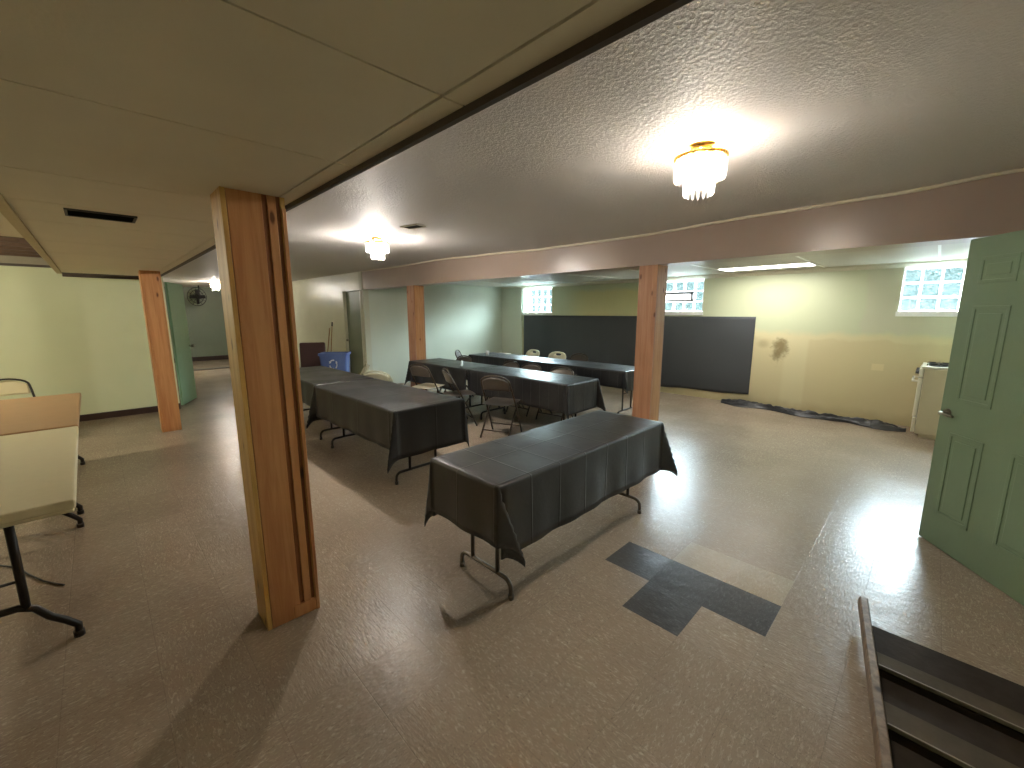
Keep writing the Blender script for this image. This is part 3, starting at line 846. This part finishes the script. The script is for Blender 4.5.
# brooms standing in the corner
def broom(label, foot, top, hasring):
    r = thing('broom', label, 'broom', foot, 0, 'brooms leaning by the cream wall')
    t = Vector(top)-Vector(foot)
    build('handle', MB().tube([t*.12, t], .013, 10), M['mop_wood'], r)
    mb = MB(); mb.tube([(0, 0, .0), t*.14], [.06, .02], 10); build('bristles', mb, M['pad_beige'], r)
    if hasring: build('grip', MB().tube([t*.93, t*1.0], .018, 10), M['blackp'], r)
broom('wooden broom with dark grip end leaning behind the blue bin', (-9.45, 3.60, 0), (-9.83, 3.90, 1.36), True)
broom('shorter wooden broom leaning left of the dark gripped one', (-9.62, 3.56, 0), (-9.95, 3.88, 1.22), False)

# ------------------------------------------------------------------ chandeliers
def chandelier(label, loc, nout=28, nin=16):
    r = thing('crystal_chandelier', label, 'ceiling light', loc, 0, 'flush crystal ceiling lights')
    build('canopy', MB().lathe([(0, 0), (.062, 0), (.064, -.006), (.05, -.014), (.055, -.02), (.038, -.032), (.028, -.036), (.03, -.045), (0, -.045)], 28), M['brass'], r)
    mb = MB()
    mb.lathe([(.108, -.05), (.116, -.05), (.116, -.066), (.108, -.066), (.108, -.05)], 40)
    mb.lathe([(.060, -.10), (.066, -.10), (.066, -.112), (.060, -.112), (.060, -.10)], 30)
    for k in range(3):
        a = 2*PI*k/3+.3; mb.tube([(.02*math.cos(a), .02*math.sin(a), -.04), (.112*math.cos(a), .112*math.sin(a), -.058)], .004, 6); mb.tube([(.112*math.cos(a), .112*math.sin(a), -.062), (.063*math.cos(a), .063*math.sin(a), -.106)], .003, 6)
    mb.tube([(0, 0, -.04), (0, 0, -.10)], .012, 10)
    build('ring_frame', mb, M['brass'], r)
    mb = MB()
    for k in range(40):
        a = 2*PI*k/40; mb.box((.119*math.cos(a), .119*math.sin(a), -.058), (.006, .009, .016), Matrix.Rotation(a, 3, 'Z'), .0015, 1)
    build('bead_band', mb, M['brass'], r)
    def rod(w, l):
        mb = MB()
        mb.lathe([(0, 0), (w*.6, -.004), (w, -.012), (w, -l+.03), (w*.75, -l+.012), (0, -l)], 8); return mb.mesh('crystal', M['crystal'])
    a_ = cached('rodA', lambda: rod(.0088, .098)); b_ = cached('rodB', lambda: rod(.0098, .122))
    for k in range(nout):
        a = 2*PI*k/nout; link('crystal', a_, r, (.111*math.cos(a), .111*math.sin(a), -.066), a)
    for k in range(nin):
        a = 2*PI*k/nin; link('crystal', b_, r, (.063*math.cos(a), .063*math.sin(a), -.112), a)
    for k in range(3):
        a = 2*PI*k/3+.8; mb = MB(); mb.sphere((.08*math.cos(a), .08*math.sin(a), -.072), .013, (1, 1, 1.3), 12); build('bulb', mb, M['bulb'], r)
    mb = MB(); mb.sphere((0, 0, -.155), .02, (1, 1, 1.4), 12); build('bulb', mb, M['bulb'], r)
    return r
ch1 = chandelier('lit crystal ceiling light nearest the camera, with brass canopy', (-.90, 2.175, zc(-.9, 2.175)-.0))
LAMPS = [((-.90, 2.175), 6.5), ((-4.34, 2.26), 32), ((-13.6, 2.40), 26)]
dup(ch1, 'lit crystal ceiling light over the left covered row', (-4.34, 2.26, zc(-4.34, 2.26)))
dup(ch1, 'lit ceiling light far down the corridor beside the big pine post', (-13.6, 2.40, zc(-13.6, 2.4)))

# flat lit panel in the back ceiling
r = thing('ceiling_panel_light', 'long lit fluorescent panel recessed in the back ceiling', 'ceiling light', (-1.925, 7.255, zb))
build('diffuser', MB().b(-.60, .60, -.225, .225, .0, .012), M['diffuser'], r)
mb = MB(); t_ = .02
for q in ((-.63, .63, -.252, -.225), (-.63, .63, .225, .252)): mb.b(q[0], q[1], q[2], q[3], -.006, .05)
mb.b(-.63, -.60, -.225, .225, -.006, .05); mb.b(.60, .63, -.225, .225, -.006, .05); mb.b(-.63, .63, -.25, .25, .05, .06)
build('light_frame', mb, M['white_trim'], r)

# bare bulb holder in the left bay (just out of the picture at left)
r = thing('bulb_holder', 'bare bulb in a ceiling holder over the left bay', 'ceiling light', (-6.3, -1.95, 2.40))
build('holder', MB().lathe([(0, 0), (.055, 0), (.055, -.02), (.03, -.03), (.03, -.23), (0, -.23)], 20), M['plate'], r)
build('bulb', MB().sphere((0, 0, -.275), .04), M['bulb'], r)

# ------------------------------------------------------------------ vents
r = thing('ceiling_vent', 'dark slotted vent in the panelled ceiling at left', 'vent', (-3.265, .097, zl))
mb = MB(); mb.b(-.10, .10, -.14, -.128, -.008, .0); mb.b(-.10, .10, .128, .14, -.008, .0); mb.b(-.10, -.088, -.128, .128, -.008, .0); mb.b(.088, .10, -.128, .128, -.008, .0)
build('frame', mb, M['vent'], r)
build('duct', MB().b(-.088, .088, -.128, .128, -.0015, -.0005), M['vent_dark'], r)
for k in range(7):
    x = -.075+.025*k; build('slat', MB().box((x, 0, -.004), (.010, .256, .0012), Matrix.Rotation(.6, 3, 'Y')), M['vent_dark'], r)
r = thing('ceiling_vent', 'small grey register in the textured ceiling beyond the second crystal light', 'vent', (-3.52, 2.20, zc(-3.52, 2.2)), .2)
mb = MB(); mb.b(-.11, .11, -.06, -.048, -.008, .003); mb.b(-.11, .11, .048, .06, -.008, .003); mb.b(-.11, -.098, -.048, .048, -.008, .003); mb.b(.098, .11, -.048, .048, -.008, .003)
build('frame', mb, M['plate'], r)
build('duct', MB().b(-.098, .098, -.048, .048, -.003, -.001), M['vent_dark'], r)
for k in range(4):
    build('slat', MB().box((0, -.036+.024*k, -.005), (.196, .012, .0012), Matrix.Rotation(.5, 3, 'X')), M['vent'], r)

# ------------------------------------------------------------------ black sheet on the window wall
mb = MB()
x0, x1, z0, z1 = -7.585, -2.165, .14, 1.507
def sheet(u, v):
    x = x0+(x1-x0)*u; z = z0+(z1-z0)*v
    if v == 0: z += .02*math.sin(x*2.1)+.012*math.sin(x*5.3)
    y = YB-.014-.010*noise.noise((x*1.3, z*.8, 2))-.006*noise.noise((x*4, z*2.2, 5))-.012*math.exp(-((x+5.25)/.03)**2)*(.5+.5*v)-.010*math.exp(-((x+4.95)/.05)**2)*(1-abs(v-.8))
    return (x, min(y, YB-.004), z)
mb.grid(sheet, 130, 26)
o = build('plastic_sheet', mb, M['sheet']); tag(o, 'long black plastic sheet hung flat on the window wall', 'plastic sheet')
mm = o.modifiers.new('thickness', 'SOLIDIFY'); mm.thickness = .0015; mm.offset = 1
# crumpled black plastic on the floor along the wall
mb = MB()
def heap(u, v):
    x = -2.55+2.43*u
    cy = 7.80-.26*u+.05*math.sin(u*9)
    wd = (.10+.06*math.sin(u*7+1)+.05*math.sin(u*15))*min(1, u*7+.25)*min(1, (1-u)*6+.2)
    s = (v-.5)*2
    y = cy+wd*s*1.15
    hgt = .085*min(1, u*5+.35)*min(1, (1-u)*6+.3)*(1-s*s)
    nz = abs(noise.noise((x*6, y*9, 1)))*.045*(1-s*s)+.014*(1-s*s)*noise.noise((x*17, y*21, 4))
    ph = math.sin(s*9+x*4)*.014*(1-s*s)
    return (x, min(7.945, y+.03*noise.noise((x*5, v*3, 8))), max(.004, .006+hgt*.7+nz+ph))
mb.grid(heap, 150, 22)
mb.grid(lambda u, v: (heap(u, v)[0], heap(u, v)[1], .002), 150, 22)
es = [e for e in mb.bm.edges if e.is_boundary]; bmesh.ops.bridge_loops(mb.bm, edges=es)
tag(build('plastic_sheet', mb, M['heap']), 'crumpled black plastic sheet lying on the floor along the stained wall', 'plastic sheet')

# ------------------------------------------------------------------ stove beside the right wall (front faces -X)
r = thing('stove', 'cream enamel kitchen stove half hidden behind the open green door', 'stove', (.26, 7.60, 0))
mb = MB(); mb.b(-.30, .37, -.30, .30, .05, .885, .012, 3); mb.b(-.26, .35, -.27, .27, .0, .05); build('body', mb, M['stove'], r)
mb = MB(); mb.b(-.33, .37, -.305, .305, .885, .915, .010, 3); build('cooktop', mb, M['stove_white'], r)
mb = MB(); mb.b(.26, .385, -.305, .305, .915, .985, .015, 3); build('backguard', mb, M['stove_white'], r)
mb = MB(); mb.b(-.345, -.303, -.285, .285, .27, .76, .012, 3); od = build('oven_door', mb, M['stove_white'], r)
mb = MB(); mb.tube([(-.345, -.24, .72), (-.392, -.24, .72), (-.395, 0, .72), (-.392, .24, .72), (-.345, .24, .72)], .014, 10); build('handle', mb, M['stove_white'], od)
mb = MB(); mb.b(-.340, -.303, -.285, .285, .06, .255, .012, 3); build('drawer', mb, M['stove_white'], r)
mb = MB(); mb.b(-.345, -.303, -.30, .30, .775, .885, .012, 3); cp = build('control_panel', mb, M['stove_white'], r)
for y in (-.22, -.11, 0, .11, .22):
    build('knob', MB().tube([(-.345, y, .83), (-.38, y, .83)], [.022, .018], 14), M['blackp'], cp)
for (x, y) in ((-.18, -.15), (-.18, .15), (.12, -.15), (.12, .15)):
    mb = MB()
    mb.tube(arc((x, y, .922), .085, 0, 2*PI*.97, 20, 'xy'), .006, 6)
    for a in (0, PI/2, PI, 1.5*PI): mb.tube([(x+.03*math.cos(a), y+.03*math.sin(a), .936), (x+.10*math.cos(a), y+.10*math.sin(a), .936), (x+.105*math.cos(a), y+.105*math.sin(a), .918)], .006, 6)
    build('burner_grate', mb, M['iron'], r)

# ------------------------------------------------------------------ weathered rack on the floor, bottom right
r = thing('wooden_rack', 'weathered dark wooden slatted rack with worn side rail on the floor at bottom right', 'rack', (-.0, 1.9, 0))
c = .12
KR = 1.46/1.28
mb = MB()
def rail(t): return ((-.085+(.152)*t)*KR, (2.33-.98*t)*KR-1.9)
P0, P1 = rail(-.03), rail(1.25)
dirv = Vector((P1[0]-P0[0], P1[1]-P0[1], 0)); dl = dirv.length; dirv.normalize(); nv = Vector((-dirv.y, dirv.x, 0))
prof_ = []
for i in range(40):
    t = i/39*dl; zt = c+.012+.004*noise.noise((t*6, 0, 3))
    if t < .05: zt -= .035*(1-t/.05)**2
    prof_.append((t, zt))
ring = []
for t, zt in prof_:
    q = Vector((P0[0], P0[1], 0))+dirv*t
    ring.append([mb.bm.verts.new(q+nv*s+Vector((0, 0, z))) for s, z in ((-.017, .07), (-.017, zt-.008), (-.012, zt), (.012, zt), (.017, zt-.008), (.017, .07))])
for Aa, Bb in zip(ring, ring[1:]):
    for k in range(6): mb.bm.faces.new((Aa[k], Bb[k], Bb[(k+1) % 6], Aa[(k+1) % 6]))
mb.bm.faces.new(ring[0]); mb.bm.faces.new(ring[-1])
build('rail', mb, M['old_wood'], r, label='worn pale brown side rail')
def xl(y): # inner side of the rail at local y
    t = (2.33-(y+1.9)/KR)/.98; return (-.085+.152*t)*KR+.016
rows = [(.098, .275, c-.02, 'rack_wood'), (.006, .082, c, 'rack_pale'), (-.160, -.012, c-.035, 'rack_wood'), (-.270, -.172, c, 'rack_pale'), (-.43, -.29, c-.035, 'rack_wood'), (-.54, -.44, c, 'rack_pale'), (-.70, -.56, c-.035, 'rack_wood')]
rows = [((y0+1.9)*KR-1.9, (y1+1.9)*KR-1.9, z, mt) for y0, y1, z, mt in rows]
for (y0, y1, z, mt) in rows:
    mb = MB(); mb.prism([(xl(y0), y0), (.62, y0), (.62, y1), (xl(y1), y1)], 2, z-.022, z)
    bmesh.ops.bevel(mb.bm, geom=list(mb.bm.edges), offset=.004, segments=2, affect='EDGES')
    build('slat', mb, M[mt], r)
for (y0, y1, z, mt) in rows[1::2]:
    mb = MB(); mb.b(xl(y0)+.004, .62, y0+.001, y0+.014, .002, c-.024); build('slat', mb, M['rack_wood'], r)
for (y0, y1, z, mt) in rows[1::2]:
    mb = MB(); mb.b(xl(y0)+.004, .62, y0-.003, y0+.004, z-.016, z+.001, .0015); build('edge_strip', mb, M['trim_worn'], r)
mb = MB(); mb.b(.03, .62, rows[0][1]-.014, rows[0][1], .0, c-.044); build('end_board', mb, M['rack_wood'], r)
mb = MB(); mb.b(.605, .63, rows[-1][0], rows[0][1], .0, c-.02); build('end_board', mb, M['rack_wood'], r)

# ------------------------------------------------------------------ small things on and by the tables
def crumple(name, label, cat, loc, sx, sy, sz, mat, seed, group=None):
    mb = MB(); g_ = bmesh.ops.create_icosphere(mb.bm, subdivisions=4, radius=1)
    for v in g_['verts']:
        p = v.co.copy(); k = 1+.5*noise.noise(p*1.7+Vector((seed, 0, 0)))+.35*noise.noise(p*4+Vector((0, seed, 0)))
        v.co = Vector((p.x*sx*k, p.y*sy*k, max(0, (p.z+.35)*sz*k)))
    o = build(name, mb, mat, None, loc=loc); return tag(o, label, cat, group)
zt = .7445
mb = MB(); mb.grid(lambda u, v: (-.02+.04*v+.05*math.sin(u*5)*.2, -.33+.66*u, .004+.03*math.sin(v*PI)*(.6+.4*math.sin(u*9))), 16, 6)
o = build('paper_strip', mb, M['paper'], None, loc=(-5.40, 4.19, zt), rz=.86); tag(o, 'curled white paper strip lying across the middle row where two cloths meet', 'paper')
o.modifiers.new('thickness', 'SOLIDIFY').thickness = .001
tag(build('paper_cup', MB().lathe([(.001, 0), (.03, 0), (.038, .09), (.034, .09), (.027, .006), (.001, .006)], 18), M['paper'], None, loc=(-6.20, 5.46, .7445)), 'white paper cup at the left end of the farthest covered row', 'cup')
r = thing('storage_box', 'small white lidded box stacked in the far corner by the window wall', 'box', (-7.78, 7.35, 0), .2)
build('body', MB().b(-.17, .17, -.15, .15, 0, .50, .012), M['plate'], r); build('lid', MB().b(-.18, .18, -.16, .16, .50, .545, .012), M['white_trim'], r)
r = thing('storage_box', 'cream tub left of the white lidded box in the far corner', 'box', (-8.12, 7.15, 0), -.1)
build('body', MB().b(-.14, .14, -.12, .12, 0, .46, .02), M['stove'], r); build('lid', MB().b(-.15, .15, -.13, .13, .46, .50, .02), M['plate'], r)
# cord on the floor by the left table
mb = MB(); mb.tube([(-4.0, -.62, .006), (-3.86, -.52, .006), (-3.72, -.47, .007), (-3.56, -.40, .006), (-3.47, -.345, .006), (-3.42, -.31, .006)], .005, 8)
tag(build('cord', mb, M['blackp']), 'thin dark cord lying on the floor under the white table', 'cord')
# fan high in the corridor
r = thing('wall_fan', 'dark fan mounted high at the mouth of the far corridor, left of its lamp', 'fan', (-15.9, 2.30, 2.05), .9)
mb = MB()
for rad in (.10, .19, .27): mb.tube([(rad*math.cos(a), 0, rad*math.sin(a)) for a in [2*PI*i/28 for i in range(28)]], .008, 6, True)
for k in range(12):
    a = 2*PI*k/12; mb.tube([(0, -.02, 0), (.27*math.cos(a), 0, .27*math.sin(a))], .005, 5)
build('cage', mb, M['iron'], r)
for k in range(4):
    a = PI/2*k; build('blade', MB().box((.12*math.cos(a), .03, .12*math.sin(a)), (.20, .01, .10), Matrix.Rotation(-a, 3, 'Y') @ Matrix.Rotation(.4, 3, 'X')), M['blackp'], r)
mb = MB(); mb.tube([(0, .0, 0), (0, .16, 0)], .07, 14); mb.tube([(0, .12, 0), (0, .14, .3), (0, .14, .37)], .02, 8); build('motor', mb, M['blackp'], r)

# ------------------------------------------------------------------ lights
def point(loc, w, col, rad):
    li = bpy.data.lights.new('lamp_glow', 'POINT'); li.energy = w; li.color = col; li.shadow_soft_size = rad
    o = bpy.data.objects.new('lamp_glow', li); COL.objects.link(o); o.location = loc
for (xy, w) in LAMPS:
    for k in range(3):
        a = 2*PI*k/3+.8; point((xy[0]+.08*math.cos(a), xy[1]+.08*math.sin(a), zc(*xy)-.072), w*.065, (1, .965, .915), .016)
    point((xy[0], xy[1], zc(*xy)-.155), w*.6, (1, .965, .915), .03)
point((-6.3, -1.95, 2.40-.275), 42, (1, .90, .66), .045)
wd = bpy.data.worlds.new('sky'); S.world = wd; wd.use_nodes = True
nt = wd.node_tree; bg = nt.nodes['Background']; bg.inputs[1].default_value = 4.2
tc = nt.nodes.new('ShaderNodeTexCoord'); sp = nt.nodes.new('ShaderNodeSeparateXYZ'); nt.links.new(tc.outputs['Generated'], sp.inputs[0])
# daylight: dark horizon band added to keep window pattern, bright overcast sky above it
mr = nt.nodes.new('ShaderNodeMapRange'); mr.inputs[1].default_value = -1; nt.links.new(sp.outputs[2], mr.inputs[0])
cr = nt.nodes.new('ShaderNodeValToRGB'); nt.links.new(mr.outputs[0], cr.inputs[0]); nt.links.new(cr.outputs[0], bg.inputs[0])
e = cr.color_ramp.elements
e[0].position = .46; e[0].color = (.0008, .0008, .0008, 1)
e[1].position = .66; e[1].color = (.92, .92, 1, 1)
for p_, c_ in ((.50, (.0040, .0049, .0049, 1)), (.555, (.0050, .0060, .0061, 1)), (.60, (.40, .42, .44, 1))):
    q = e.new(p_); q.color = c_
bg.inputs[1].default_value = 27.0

# ------------------------------------------------------------------ camera
cam = bpy.data.cameras.new('camera'); cam.sensor_width = 36; cam.lens = 417/1024*36; cam.clip_start = .02
co = bpy.data.objects.new('camera', cam); COL.objects.link(co)
co.location = (0, 0, 1.58); co.rotation_euler = (math.radians(90-9.74), 0, math.radians(45.26))
S.camera = co
S.view_settings.view_transform = 'Standard'; S.view_settings.look = 'None'; S.view_settings.gamma = 1
S.view_settings.use_curve_mapping = False
S.view_settings.exposure = 3.5
